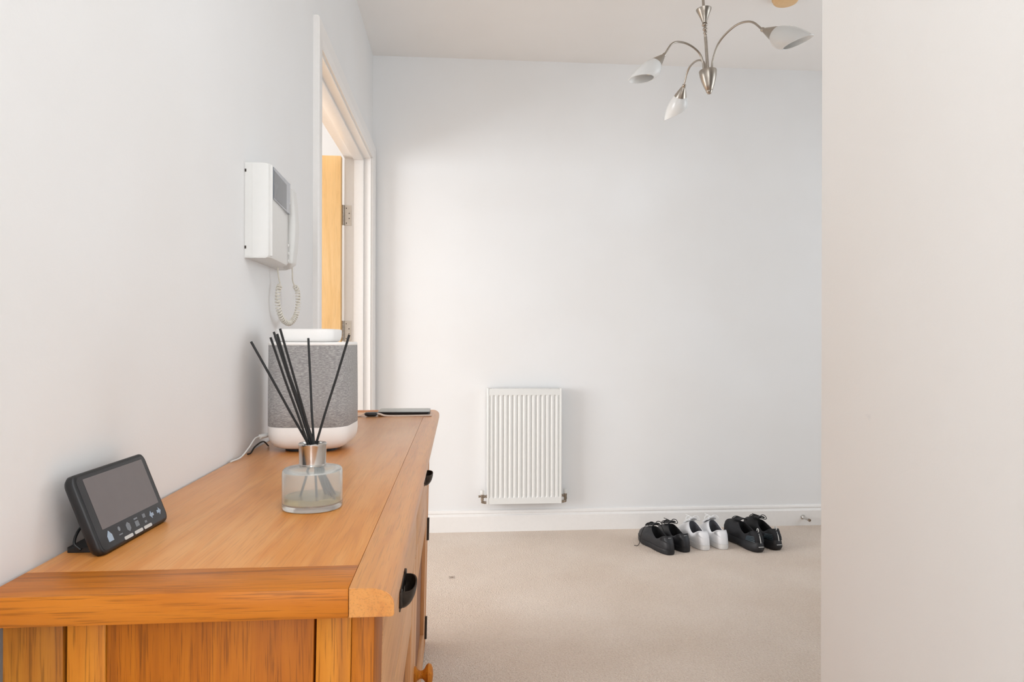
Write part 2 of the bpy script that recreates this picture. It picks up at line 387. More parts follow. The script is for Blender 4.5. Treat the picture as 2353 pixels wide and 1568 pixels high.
leaf = boxo('door_leaf', M['door_oak'], door, -.140-1.26, -.140, DY1-.058-oy, DY1-.016-oy, .006, DH-.004, .0015); leaf['label'] = 'pale oak veneered door leaf'
for hz in (1.60, 1.01, .25):
    hx = -.137; hy = DY1-.010-oy
    bm = bmesh.new()
    for k in range(5):
        z0 = hz+k*.0206; tube(bm, [(hx, hy, z0+.0004), (hx, hy, z0+.0202)], .0065, 12)
    box(bm, hx+.004, hx+.042, DY1-.0022-oy, DY1+.0005-oy, hz, hz+.103)
    h = finish('hinge', bm, M['nickel'], door, 30)
    bm = bmesh.new()
    for (dx, dz) in ((.016, .088), (.030, .062), (.030, .036), (.016, .012)):
        lathe(bm, [(.0028, 0), (.0028, .0008)], 10, frame_to((hx+dx, DY1-.0022-oy, hz+dz), (0, -1, 0)))
    finish('screw', bm, M['iron'], h)

# ------------------------------------------------------------------ sideboard
T = thing('sideboard', 'honey oak sideboard along the left wall under the speaker and diffuser', 'sideboard', (-.25, 1.5, 0))
sx, sy = -.25, 1.5
XB = -.43; XF = -.08; Y0, Y1 = .680, 2.320; ZT = .78; ZU = .752
def sh(co):
    """local -> slightly racked carcass (old cabinet leans in a little at the foot)"""
    x, y, z = co; X = x+sx; Y = y+sy
    f = (X-XB)/(XF-XB)
    f = max(0, min(1.15, f))
    return Vector((x-f*(.010*(Y-.68)/1.65+.02*(ZU-z)), y, z))
def sb(name, mat, x0, x1, y0, y1, z0, z1, bev=.0012, parent=T):
    return boxo(name, mat, parent, x0-sx, x1-sx, y0-sy, y1-sy, z0, z1, bev, 2, sh)
# top: main panel boards, end boards, front edge board
top = bpy.data.objects.new('top', None); COL.objects.link(top); top.parent = T
def sbt(name, mat, x0, x1, y0, y1, z0=ZU, z1=ZT, bev=.0005):
    return boxo(name, mat, top, x0-sx, x1-sx, y0-sy, y1-sy, z0, z1, bev)
JX = -.1035
sbt('top_panel', M['oak_top'], -.4395, JX-.0003, .7375, 2.27)
sbt('end_board', M['oak_end'], -.4395, JX-.0003, .667, .7372)
sbt('end_board', M['oak_end'], -.4395, JX-.0003, 2.2703, 2.342)
bm = bmesh.new()   # front edge board with rounded nose
prof = [(JX+.0003, ZU), (JX+.0003, ZT)]
for k in range(0, 9):
    a = R(90-k*11.25); prof.append((-.060-.022+.022*math.cos(a), ZT-.0165+.0165*math.sin(a)))
prof += [(-.060, ZU+.003), (-.0609, ZU+.0009), (-.063, ZU)]
rings = []
for y in (.667, 2.342): rings.append([bm.verts.new((a-sx, y-sy, c)) for a, c in prof])
n = len(prof)
for k in range(n): bm.faces.new((rings[0][k], rings[0][(k+1) % n], rings[1][(k+1) % n], rings[1][k]))
bm.faces.new(rings[0][::-1]); bm.faces.new(rings[1])
# split end faces stay flat; soften the arris
es = [e for e in bm.edges if abs(e.verts[0].co.y-e.verts[1].co.y) < 1e-6]
bmesh.ops.bevel(bm, geom=es, offset=.0008, segments=2, affect='EDGES')
finish('edge_board', bm, M['oak_edge'], top, 30)
# near end (side frame) boards
sb('rear_post', M['oak_v1'], -.426, -.3715, Y0, Y0+.045, 0, ZU)
sb('side_board', M['oak_v3'], -.3690, -.3335, Y0+.0015, Y0+.022, .07, ZU)
sb('side_board', M['oak_v2'], -.3332, -.1385, Y0+.0025, Y0+.022, .07, ZU)
sb('corner_post', M['oak_v3'], -.1360, -.1022, Y0, Y0+.045, 0, ZU)
sb('corner_post', M['oak_v2'], -.1020, XF, Y0, Y0+.084, 0, ZU)
# far end
sb('rear_post', M['oak_v1'], -.426, -.3715, Y1-.045, Y1, 0, ZU)
sb('side_panel', M['oak_v2'], -.371, -.137, Y1-.022, Y1-.0025, .07, ZU)
sb('corner_post', M['oak_v3'], -.1360, XF, Y1-.084, Y1, 0, ZU)
# carcass inside
sb('back_panel', M['oak_in'], -.430, -.424, Y0+.046, Y1-.046, .05, ZU, 0)
sb('bottom_shelf', M['oak_in'], -.422, -.112, Y0+.026, Y1-.026, .022, .036, 0)
sb('divider', M['oak_in'], -.422, -.112, 1.491, 1.509, .038, ZU-.001, 0)
# front rails
YC = 1.5; PW = .086
sb('rail', M['oak_fh'], -.105, XF, Y0+PW, Y1-PW, ZU-.022, ZU-.0005)
sb('rail', M['oak_fh'], -.105, XF, Y0+PW, Y1-PW, .012, .034)
DZ0, DZ1 = .5535, .7285
for (a, c) in ((Y0+PW, YC-.0115), (YC+.0115, Y1-PW)):
    dr = sb('drawer', M['oak_fh'], -.10, XF+.0004, a+.0018, c-.0018, DZ0, DZ1, .002)
    # cup handle
    cy = 1.067 if a < 1 else 1.935
    zc = .628; hw = .046
    bm = bmesh.new(); n1, n2 = 14, 8
    def cup(off):      # half bowl, open at the top
        rows = []
        for i in range(n1+1):
            th = PI*i/n1; row = []
            rr = max(0, math.sin(th))**.55
            for j in range(n2+1):
                ph = (PI/2)*j/n2
                row.append(bm.verts.new((XF+.0025+(.0215-off)*rr*math.sin(ph)-sx, cy-math.cos(th)*(hw-.004-off)-sy, zc+.016-(.034-off)*rr*math.cos(ph))))
            rows.append(row)
        return rows
    o1 = cup(0); o2 = cup(.0022)
    for rows in (o1, o2):
        for i in range(n1):
            for j in range(n2): bm.faces.new((rows[i][j], rows[i+1][j], rows[i+1][j+1], rows[i][j+1]))
    for i in range(n1): bm.faces.new((o1[i][n2], o1[i+1][n2], o2[i+1][n2], o2[i][n2]))
    bmesh.ops.remove_doubles(bm, verts=bm.verts, dist=1e-5)
    for e_ in (-1, 1): box(bm, XF-sx, XF+.0045-sx, cy+e_*hw-.009-sy, cy+e_*hw+.009-sy, zc-.004, zc+.020, .0015)
    box(bm, XF-sx, XF+.002-sx, cy-hw-sy, cy+hw-sy, zc-.012, zc+.017, .0006)
    for v in bm.verts: v.co = sh(v.co)
    hdl = finish('cup_handle', bm, M['iron'], dr, 50)
sb('drawer_divider', M['oak_f'], -.105, XF, YC-.0112, YC+.0112, .5500, ZU-.024)
sb('rail', M['oak_fh'], -.105, XF-.0005, Y0+PW, Y1-PW, .5445, .5505, 0)
# doors: stiles, rails, recessed panel, knob, hinges
ZD0, ZD1 = .038, .5425
for (a, c, hside) in ((Y0+PW+.002, YC-.0012, -1), (YC+.0012, Y1-PW-.002, 1)):
    dt = bpy.data.objects.new('door', None); COL.objects.link(dt); dt.parent = T
    sw = .108
    sb('stile', M['oak_f'], -.100, XF, a, a+sw, ZD0, ZD1, .0008, dt)
    sb('stile', M['oak_f'], -.100, XF, c-sw, c, ZD0, ZD1, .0008, dt)
    sb('door_rail', M['oak_fh'], -.100, XF-.0002, a+sw, c-sw, ZD1-.098, ZD1, .0006, dt)
    sb('door_rail', M['oak_fh'], -.100, XF-.0002, a+sw, c-sw, ZD0, ZD0+.07, .0006, dt)
    sb('door_panel', M['oak_in'], -.101, XF-.011, a+sw-.003, c-sw+.003, ZD0+.06, ZD1-.09, 0, dt)
    ky = c-.055 if hside < 0 else a+.055
    bm = bmesh.new()
    lathe(bm, [(.0001, 0), (.0175, 0), (.0178, .004), (.012, .008), (.0085, .014), (.0085, .018), (.012, .023), (.020, .027), (.0235, .032), (.0215, .038), (.014, .0415), (.0001, .043)], 28,
          frame_to((XF-sx, ky-sy, .262), (1, 0, 0)), cap0=False, cap1=False)
    bmesh.ops.remove_doubles(bm, verts=bm.verts, dist=3e-4)
    for v in bm.verts: v.co = v.co+(sh((XF-sx, ky-sy, .262))-Vector((XF-sx, ky-sy, .262)))
    finish('knob', bm, M['oak_v3'], dt, 50)
    hy = c if hside > 0 else a
    for hz in (.405, .085):
        bm = bmesh.new(); tube(bm, [(XF+.003-sx, hy-sy, hz-.036), (XF+.003-sx, hy-sy, hz+.036)], .0048, 12)
        box(bm, XF-sx, XF+.002-sx, hy-sy-.006, hy-sy+.006, hz-.034, hz+.034)
        for v in bm.verts: v.co = sh(v.co)
        finish('hinge', bm, M['iron'], dt, 40)

# ------------------------------------------------------------------ smart display (black, leaning back)
T = thing('energy_display', 'black tabletop display with a blank grey screen leaning back near the wall', 'display', (-.388, .859, ZT))
hx = Vector((-.396+.39, 0, 0)); 
tilt = R(21.5)
MB = Matrix.Translation((.006, 0, .002)) @ Matrix.Rotation(R(-2.5), 4, 'Z') @ Matrix.Rotation(-tilt, 4, 'Y') @ Matrix.Diagonal((.74, .795, .96, 1))
# local frame: +x out of screen, y along, z up the slab
bm = bmesh.new()
loops = []
hwid, hh, th = .0985, .098, .021
for (x, ins, r) in ((-th, .010, .009), (-th+.004, .003, .010), (-th+.010, 0, .011), (-.003, 0, .011), (-.0008, .0008, .0105), (0, .002, .010)):
    lp = rrect(hwid-ins, hh/2-ins, r, 6); loops.append([MB @ Vector((x, a, c+hh/2)) for a, c in lp])
stack(bm, loops); finish('case', bm, M['blackpl'], T, 40)
bm = bmesh.new(); lp = rrect(hwid-.005, hh/2-.004, .008, 5)
stack(bm, [[MB @ Vector((x, a, c+hh/2)) for a, c in lp] for x in (-.0005, .0004)]); finish('front_glass', bm, M['blackgl'], T)
bm = bmesh.new(); lp = rrect(.0815, .0315, .001, 2)
stack(bm, [[MB @ Vector((x, a+.003, c+.0585)) for a, c in lp] for x in (0, .0008)]); finish('screen', bm, M['screen'], T)
def flat(poly, x0=.0004, x1=.0009, bm=None):
    stack(bm, [[MB @ Vector((x, a, c)) for a, c in poly] for x in (x0, x1)])
def rct(cy_, cz, w, h): return [(cy_-w/2, cz-h/2), (cy_+w/2, cz-h/2), (cy_+w/2, cz+h/2), (cy_-w/2, cz+h/2)]
cz = .0165
def icon(mat, *polys):
    bm = bmesh.new()
    for p in polys: flat(p, bm=bm)
    finish('icon', bm, M[mat], T)
y = -.068; icon('blue_print', [(y-.006, cz-.006), (y+.006, cz-.006), (y+.006, cz+.001), (y, cz+.007), (y-.006, cz+.001)])
y = .052; icon('blue_print', [(y-.006, cz), (y, cz+.005), (y, cz+.002), (y+.006, cz+.002), (y+.006, cz-.002), (y, cz-.002), (y, cz-.005)])
y = .076; icon('blue_print', [(y+.006, cz), (y, cz-.005), (y, cz-.002), (y-.006, cz-.002), (y-.006, cz+.002), (y, cz+.002), (y, cz+.005)])
y = -.042; icon('grey_print', rct(y, cz-.004, .009, .0015)); icon('grey_print', [(y+.003*math.cos(a), cz+.003+.003*math.sin(a)) for a in [R(k*45) for k in range(8)]])
y = -.018; icon('grey_print', [(y+.006*math.cos(R(k*60+90)), cz+.006*math.sin(R(k*60+90))) for k in range(6)])
y = .006; icon('grey_print', rct(y, cz+.005, .010, .002)); icon('grey_print', rct(y, cz-.0015, .010, .007))
y = .030; icon('grey_print', rct(y, cz+.0035, .008, .005)); icon('grey_print', rct(y, cz-.0045, .006, .003))
for y in (-.026, .003, .031):
    bm = bmesh.new(); lp = rrect(.0115, .002, .0019, 4)
    stack(bm, [[MB @ Vector((x, a+y, c+.0055)) for a, c in lp] for x in (-.0002, .0012)]); finish('key', bm, M['white_key'], T, 40)
bm = bmesh.new(); stack(bm, [[(a-.0285, c-.032, z) for a, c in rrect(.0185, .026, .004, 4)] for z in (.0003, .0055)]); finish('stand_foot', bm, M['blackpl'], T, 40)
bm = bmesh.new(); tube(bm, smoothpts([(-.030, -.060, .004), (-.038, -.058, .012), (-.037, -.045, .026), (-.030, -.020, .034)]), .0016, 8); finish('power_cable', bm, M['blackpl'], T, 60)

# ------------------------------------------------------------------ reed diffuser
T = thing('reed_diffuser', 'frosted glass reed diffuser with black reeds standing on the oak top', 'diffuser', (-.2050, .995, ZT))
A, B = .0415, .0415
def el(s, z, n=56, dx=0):
    out = []
    for k in range(n):
        a = 2*PI*k/n; ca, sa = math.cos(a), math.sin(a)
        out.append((s*A*math.copysign(abs(ca)**.92, ca), s*B*math.copysign(abs(sa)**.92, sa), z))
    return out
bm = bmesh.new()
def circ(r, z, n=56): return [(r*math.cos(2*PI*k/n), r*math.sin(2*PI*k/n), z) for k in range(n)]
outer = [el(.90, .0004), el(.97, .0012), el(1, .005), el(1, .050), el(.985, .054), el(.94, .0562), el(.75, .0580), circ(.022, .0595), circ(.0180, .061), circ(.0180, .068)]
inner = [circ(.0158, .068), circ(.0158, .058), el(.72, .0548), el(.9, .052), el(.935, .048), el(.935, .010), el(.87, .0075)]
stack(bm, outer+inner, cap0=True, cap1=True)
bot = finish('bottle', bm, M['frost'], T, 40)
bm = bmesh.new(); stack(bm, [el(.865, .0078), el(.932, .0102), el(.932, .0185)]); finish('liquid', bm, M['liquid'], bot, 40)
bm = bmesh.new()
lathe(bm, [(.0190, .0600), (.0193, .0625), (.0188, .0630), (.0191, .0875), (.0198, .0890), (.0198, .0912), (.0188, .0920), (.0158, .0920), (.0154, .090), (.0154, .066), (.0186, .0600)], 48, cap0=False, cap1=False)
finish('collar', bm, M['chrome'], T, 40)
bm = bmesh.new(); lathe(bm, [(.0010, .088), (.0152, .088), (.0152, .089), (.001, .089)], 24); finish('stopper', bm, M['blackpl'], T)
TX = -.2075
reeds = [((-.288, .985, 1.016), -.0060, .000), ((-.256, .965, 1.022), -.0052, -.004), ((-.266, 1.02, 1.030), -.0025, .006), ((-.251, .98, 1.027), -.0030, .000), ((-.267, 1.03, 1.024), .0015, .003), ((-.242, .96, 1.034), .0010, -.005), ((-.221, 1.04, 1.021), .0005, .006), ((-.154, .995, 1.026), .0050, -.002)]
for (tp, nx, ny) in reeds:
    tpv = Vector((tp[0]+.2050, tp[1]-.995, tp[2]-ZT)); N = Vector((nx, ny, .090))
    d = (N-tpv); d = d/abs(d.z)
    bt = N+d*(.090-.0135)
    # keep the foot inside the bottle
    rr = math.hypot(bt.x/A, bt.y/B)
    if rr > .80: bt.x *= .80/rr; bt.y *= .80/rr
    bm = bmesh.new(); pts = [bt+(N-bt)*t for t in (0, .5, 1)]+[N+(tpv-N)*t for t in (.3, .6, 1)]
    for i in (3, 4): pts[i] = pts[i]+Vector((random.uniform(-.0008, .0008), random.uniform(-.0008, .0008), 0))
    tube(bm, pts, .0017, 8); finish('reed', bm, M['reed'], T, 50)

# ------------------------------------------------------------------ fabric speaker
T = thing('fabric_speaker', 'tall grey fabric speaker with a white rounded base on the oak top', 'speaker', (-.3135, 1.538, ZT))
ROT = R(-4); SWX = .905
def rr3(hw, hd, r, z, n=10):
    pts = rrect(hw*SWX, hd*.97, r*SWX, n); c, s = math.cos(ROT), math.sin(ROT)
    return [(x*c-y*s, x*s+y*c, z) for x, y in pts]
bm = bmesh.new()
b0 = []
for z, ins in ((.006, .030), (.0075, .022), (.012, .0125), (.020, .0055), (.030, .0015), (.042, 0), (.0545, .0003)):
    b0.append(rr3(.0955-ins, .088-ins, max(.02, .052-ins*.6), z))
b0.append(rr3(.0925, .085, .049, .0550)); stack(bm, b0); finish('base', bm, M['white_shell'], T, 50)
bm = bmesh.new(); stack(bm, [rr3(.0938, .0863, .050, .0545), rr3(.0952, .0877, .0515, .0560), rr3(.0953, .0878, .0515, .10), rr3(.0948, .0870, .051, .17), rr3(.0942, .0862, .0505, .2265), rr3(.092, .084, .049, .2270)])
finish('fabric_cover', bm, M['fabric'], T, 50)
bm = bmesh.new(); stack(bm, [rr3(.0935, .0855, .050, .2262), rr3(.0946, .0866, .0508, .2272), rr3(.0946, .0866, .0508, .2318), rr3(.0935, .0855, .050, .2333), rr3(.070, .062, .035, .2333)])
finish('top_rim', bm, M['white_shell'], T, 50)
bm = bmesh.new(); stack(bm, [rr3(.060, .052, .03, .0003), rr3(.060, .052, .03, .0066)]); finish('rubber_foot', bm, M['blackrub'], T, 40)
bm = bmesh.new(); lathe(bm, [(.0001, 0), (.0012, 0), (.0012, .0006), (.0001, .0006)], 10, frame_to((.0945, -.030, .066), (1, -.1, 0))); finish('status_light', bm, M['white_key'], T)
bm = bmesh.new()
tube(bm, smoothpts([(-.080, .012, .036), (-.095, -.030, .0325), (-.104, -.045, .032)]), .0048, 12)
tube(bm, smoothpts([(-.104, -.045, .032), (-.110, -.060, .030), (-.1125, -.095, .016), (-.1155, -.135, .004), (-.1215, -.17, .0022), (-.1225, -.175, .0020)]), .0016, 10)
finish('power_cable', bm, M['whitepl'], T, 60)
bm = bmesh.new(); tube(bm, smoothpts([(0, 0, .002), (-.003, -.03, .016), (-.008, -.07, .012), (-.010, -.095, .0025), (-.012, -.11, .0020)]), .0017, 10)
c = finish('cable', bm, M['blackpl'], None, 60); c.location = (-.418, 1.56, ZT); c['label'] = 'short black cable lying between the speaker and the wall'; c['category'] = 'cable'
T = thing('smart_hub', 'flat white rounded box lying on top of the grey fabric speaker', 'hub', (-.3235, 1.538, 1.0134))
SWX = 1.0; bm = bmesh.new()
stack(bm, [rr3(.053, .053, .027, 0), rr3(.0575, .0575, .030, .0012), rr3(.0610, .0610, .032, .006), rr3(.0624, .0624, .033, .012), rr3(.0630, .0630, .033, .0245), rr3(.0618, .0618, .032, .0272), rr3(.057, .057, .028, .0283)])
finish('case', bm, M['white_shell'], T, 60)

# ------------------------------------------------------------------ phone and wrist watch at the far end
T = thing('smartphone', 'grey backed smartphone with black edge lying at the far end of the oak top', 'phone', (-.168, 2.226, ZT+.0002))
bm = bmesh.new(); stack(bm, [[(x, y, z) for x, y in rrect(.081-i, .052-i, .010, 5)] for z, i in ((0, .0008), (.0010, 0), (.0100, 0))])
finish('body', bm, M['blackpl'], T, 40)
bm = bmesh.new(); stack(bm, [[(x, y, z) for x, y in rrect(.0815-i, .0525-i, .010, 5)] for z, i in ((.0100, 0), (.0112, 0), (.0118, .0008))])
finish('back_cover', bm, M['grey_metal'], T, 40)
T = thing('smartwatch', 'black smartwatch with a pale pink strap laid out flat in front of the phone', 'watch', (-.265, 2.150, ZT))
def strap(pts, w0, w1):
    bm = bmesh.new(); P = smoothpts(pts, 8); loops = []
    for i, p in enumerate(P):
        w = w0+(w1-w0)*i/(len(P)-1)
        loops.append([p+Vector((0, -w, -.0013)), p+Vector((0, w, -.0013)), p+Vector((0, w, .0013)), p+Vector((0, -w, .0013))])
    stack(bm, loops); finish('strap', bm, M['beige'], T, 50)
strap([(.020, 0, .0085), (.028, 0, .0070), (.040, 0, .0030), (.060, 0, .0016), (.110, 0, .0016), (.150, 0, .0020), (.186, 0, .0024)], .012, .010)
strap([(-.018, 0, .0085), (-.026, 0, .0060), (-.038, 0, .0022), (-.060, 0, .0016), (-.095, 0, .0016), (-.125, 0, .0016)], .012, .010)
bm = bmesh.new(); stack(bm, [[(x, y, z) for x, y in rrect(.019-i, .0175-i, .007, 6)] for z, i in ((.0012, .006), (.0036, .0018), (.0050, 0), (.0100, 0), (.0120, .0012), (.0126, .004))])
finish('watch_case', bm, M['blackpl'], T, 50)
for sg in (-1, 1):
    bm = bmesh.new(); box(bm, sg*.0195-.0016, sg*.0195+.0016, -.012, .012, .0072, .0106, .0006); finish('lug', bm, M['grey_metal'], T, 50)

# ------------------------------------------------------------------ video intercom
T = thing('video_intercom', 'white video door phone mounted on the left wall beside the door frame', 'intercom', (XL, 1.472, 1.19))
bm = bmesh.new()
# side profile in (x depth, y along wall)
IY, IZ, ID = .270, .200, .0525
def prof_at(z, ins=0):
    zi = z
    p = [(.0, 0), (.0425, 0), (.048, .0015), (.0525, .0075), (.0535, .012)]
    for k in range(1, 9):
        t = k/8; p.append((.0535+.0012*math.sin(PI*t)-.004*t, .012+t*(.150)))
    p += [(.046, .170), (.034, .185), (.030, IY-.01), (.024, IY-.002), (.0, IY)]
    return [(max(0, a-ins), c, z) for a, c in p]
loops = [prof_at(.0, .006), prof_at(.0015, .0025), prof_at(.006, .0), prof_at(IZ-.004, .0), prof_at(IZ-.001, .002), prof_at(IZ, .006)]
stack(bm, loops); finish('housing', bm, M['whitepl'], T, 35)
bm = bmesh.new(); box(bm, .0005, .0155, -.0006, .0006, .003, IZ-.003); finish('back_plate', bm, M['whitepl'], T)
for z in (.022, .183):
    bm = bmesh.new(); box(bm, .0003, .0035, -.0012, .004, z-.003, z+.003); finish('wall_clip', bm, M['iron'], T)
# raised front fin beside the screen edge
bm = bmesh.new(); box(bm, .046, .0555, .0048, .0100, .004, IZ-.003, .0018, 3); finish('front_rib', bm, M['whitepl'], T, 50)
# screen, set in the face
bm = bmesh.new()
stack(bm, [[(x, a, c) for a, c in ((.014, .1270), (.158, .1190), (.158, .1905), (.014, .1945))] for x in (.048, .0558)])
sc = finish('screen', bm, M['lcd'], T)
bm = bmesh.new()
stack(bm, [[(x, a, c) for a, c in ((.0145, .1300), (.122, .1240), (.122, .181), (.0145, .188))] for x in (.0550, .0562)])
finish('display', bm, M['lcd_in'], sc)
# handset
bm = bmesh.new(); pts = []; 
hn = 18; loops = []
for i in range(hn+1):
    t = i/hn; z = -.002+.196*t
    bow = math.sin(PI*t)
    xc = .037+.0135*bow**.8
    w = .0235+.0015*abs(2*t-1); dth = .010+.006*(abs(2*t-1)**3)
    e = min(1, math.sin(PI*min(max(t, .0), 1))*6+.35)
    loops.append([(xc+a*e, .208+b_*e, z) for a, b_ in rrect(dth, w, dth*.75, 4)])
stack(bm, loops); finish('handset', bm, M['whitepl'], T, 50)
bm = bmesh.new()
for z in (.048, .030, .012):
    lathe(bm, [(.0001, 0), (.0042, 0), (.0042, .0022), (.003, .003), (.0001, .003)], 16, frame_to((.0490, .166, z), (1, .15, 0)))
finish('button', bm, M['whitepl'], T, 40)
# coiled cord hanging below
bm = bmesh.new()
base = Vector((XL, 1.472, 1.19))
path = [Vector(p)-base for p in [(-.425, 1.665, 1.196), (-.425, 1.665, 1.180), (-.4235, 1.672, 1.160), (-.4225, 1.676, 1.151), (-.424, 1.664, 1.135), (-.424, 1.66, 1.105), (-.4225, 1.675, 1.079), (-.418, 1.70, 1.062), (-.412, 1.735, 1.060), (-.405, 1.765, 1.082), (-.402, 1.772, 1.115), (-.402, 1.762, 1.142), (-.405, 1.745, 1.153), (-.407, 1.735, 1.165), (-.406, 1.728, 1.182), (-.406, 1.725, 1.196)]]
cp = smoothpts(path, 40)
ln = [0]
for a, c in zip(cp, cp[1:]): ln.append(ln[-1]+(c-a).length)
zc0 = next(i for i, p in enumerate(cp) if p.z+1.19 < 1.151); zc1 = len(cp)-1-next(i for i, p in enumerate(cp[::-1]) if p.z+1.19 < 1.152)
turns = 36; out = list(cp[:zc0:6])
Ltot = ln[zc1]-ln[zc0]; steps = turns*12
j = zc0
for k in range(steps+1):
    s = ln[zc0]+Ltot*k/steps
    while j < zc1 and ln[j+1] < s: j += 1
    f = (s-ln[j])/max(1e-9, ln[j+1]-ln[j]); p = cp[j].lerp(cp[j+1], f); t = (cp[min(j+2, len(cp)-1)]-cp[max(0, j-2)]).normalized()
    nrm = Vector((1, .25, 0)); nrm = (nrm-t*nrm.dot(t)).normalized(); bn = t.cross(nrm)
    a = 2*PI*turns*k/steps; amp = .0052*min(1, k/6, (steps-k)/6)
    out.append(p+(nrm*math.cos(a)+bn*math.sin(a))*amp)
out += cp[zc1::6]+[cp[-1]]
tube(bm, out, .0018, 6); finish('coiled_cord', bm, M['creampl'], T, 60)

# ------------------------------------------------------------------ radiator
RX0, RX1, RZ0, RZ1 = .1575, .5500, .158, .764
RYF = D-.075          # front face
rxm = (RX0+RX1)/2
T = thing('radiator', 'white ribbed panel radiator on the back wall above the skirting', 'radiator', (rxm, D, RZ0))
def RL(x, y, z): return (x-rxm, y-D, z-RZ0)
fx0, fx1 = RX0+.008, RX1-.008; fz0, fz1 = RZ0+.001, RZ1-.006
bm = bmesh.new(); nx, nz = 15*10+6, 44
NR = 15; px0, px1 = fx0+.004, fx1-.004; pitch = (px1-px0)/NR
zg0, zg1 = RZ0+.032, RZ1-.035
zs = [fz0]+[zg0+(zg1-zg0)*k/30 for k in range(0)]+[zg0-.002, zg0, zg0+.002, zg0+.004, zg0+.007, zg0+.011]+[zg0+.011+(zg1-zg0-.022)*k/6 for k in range(1, 6)]+[zg1-.011, zg1-.007, zg1-.004, zg1-.002, zg1, zg1+.002, fz1]
xs = [fx0]+[px0+(px1-px0)*k/(NR*10) for k in range(NR*10+1)]+[fx1]
def depth(x, z):
    if x <= px0 or x >= px1 or z <= zg0 or z >= zg1: return 0
    f = ((x-px0)/pitch) % 1.0; dxg = min(f, 1-f)*pitch     # distance to groove centre
    e = max(0, min(1, (min(z-zg0, zg1-z))/.009)); e = math.sqrt(1-(1-e)**2)
    w = .0085*e
    if w < 1e-4 or dxg > w: return 0
    return .0065*(.5+.5*math.cos(PI*dxg/w))*e
grid = [[bm.verts.new(RL(x, RYF+depth(x, z), z)) for z in zs] for x in xs]
for i in range(len(xs)-1):
    for k in range(len(zs)-1): bm.faces.new((grid[i][k], grid[i+1][k], grid[i+1][k+1], grid[i][k+1]))
bmesh.ops.solidify(bm, geom=list(bm.faces), thickness=-.0015) if False else None
finish('front_panel', bm, M['radw'], T, 60)
bm = bmesh.new(); box(bm, fx0-rxm, fx1-rxm, RYF+.010-D, RYF+.016-D, .001, RZ1-.006-RZ0)
box(bm, fx0-rxm, fx1-rxm, RYF+.050-D, RYF+.056-D, .001, RZ1-.012-RZ0)
finish('rear_panel', bm, M['radw'], T)
for x0 in (RX0, RX1-.009):
    boxo('side_cover', M['radw'], T, x0-rxm, x0+.009-rxm, RYF-.0015-D, RYF+.060-D, 0, RZ1-RZ0, .0018, 3)
bm = bmesh.new()
gy0, gy1 = RYF-D+.0005, RYF+.056-D; gz = RZ1-RZ0-.0055
box(bm, fx0-rxm, fx1-rxm, gy0, gy0+.006, gz-.002, gz+.0035, .0008); box(bm, fx0-rxm, fx1-rxm, gy1-.006, gy1, gz-.002, gz+.0035, .0008)
ng = 44
for k in range(ng):
    x = fx0+.006+(fx1-fx0-.012)*k/(ng-1)-rxm
    vs = [(x-.0022, gy0+.005), (x+.0022, gy0+.005), (x+.0022-.004, gy1-.005), (x-.0022-.004, gy1-.005)]
    stack(bm, [[(a, c, z) for a, c in vs] for z in (gz-.0015, gz+.0025)])
finish('top_grille', bm, M['radw'], T, 40)
boxo('inner_fins', M['raddark'], T, fx0+.004-rxm, fx1-.004-rxm, gy0+.018, gy1-.008, .02, gz-.012)
def valve(s, x, capz):
    """s=-1 left, +1 right"""
    bm = bmesh.new(); y = RYF+.030-D; z0 = .036
    xe = (RX0 if s < 0 else RX1)-rxm
    tube(bm, [(xe, y, z0), (xe+s*.006, y, z0)], .0085, 6); tube(bm, [(xe+s*.004, y, z0), (xe+s*.024, y, z0)], .0055, 14)
    tube(bm, [(xe+s*.010, y, z0), (xe+s*.018, y, z0)], .0082, 6)
    xv = xe+s*.024
    tube(bm, [(xv, y, z0+.012), (xv, y, z0+.004), (xv, y, z0-.010)], [.0075, .0085, .007], 16)
    tube(bm, [(xv, y, z0-.008), (xv, y, z0-.020)], .0088, 6)
    tube(bm, [(xv, y, z0-.018), (xv, y, z0-.034)], .0062, 14)
    tube(bm, [(xv, y, z0-.030), (xv-s*.014, y, z0-.032)], [.0075, .0065], 14)
    tube(bm, [(xv-s*.010, y, z0-.032), (xv-s*.020, y, z0-.032)], .0078, 6)
    if s < 0: tube(bm, [(xv, y, z0), (xv-.018, y, z0)], .0048, 12); tube(bm, [(xv-.014, y, z0), (xv-.020, y, z0)], .0062, 12)
    vv = finish('valve', bm, M['brass'], T, 40)
    bm = bmesh.new(); lathe(bm, [(.0085, z0+.010), (.0105, z0+.012), (.0105, z0+.030), (.009, z0+.033), (.0001, z0+.033)], 20, Matrix.Translation((xv, y, 0)), cap1=False)
    finish('valve_cap', bm, M['whitepl'], vv, 40)
    return xv, y, z0-.032
a = valve(-1, 0, 0); c = valve(1, 0, 0)
bm = bmesh.new(); tube(bm, smoothpts([(a[0]+.018, a[1], a[2]), (a[0]+.06, a[1]+.004, a[2]+.001), (a[0]+.12, a[1]+.02, a[2]+.006), (a[0]+.2, a[1]+.028, a[2]+.008), (c[0]-.1, c[1]+.02, c[2]+.006), (c[0]-.018, c[1], c[2])]), .0045, 10)
finish('pipe', bm, M['gloss'], T, 60)

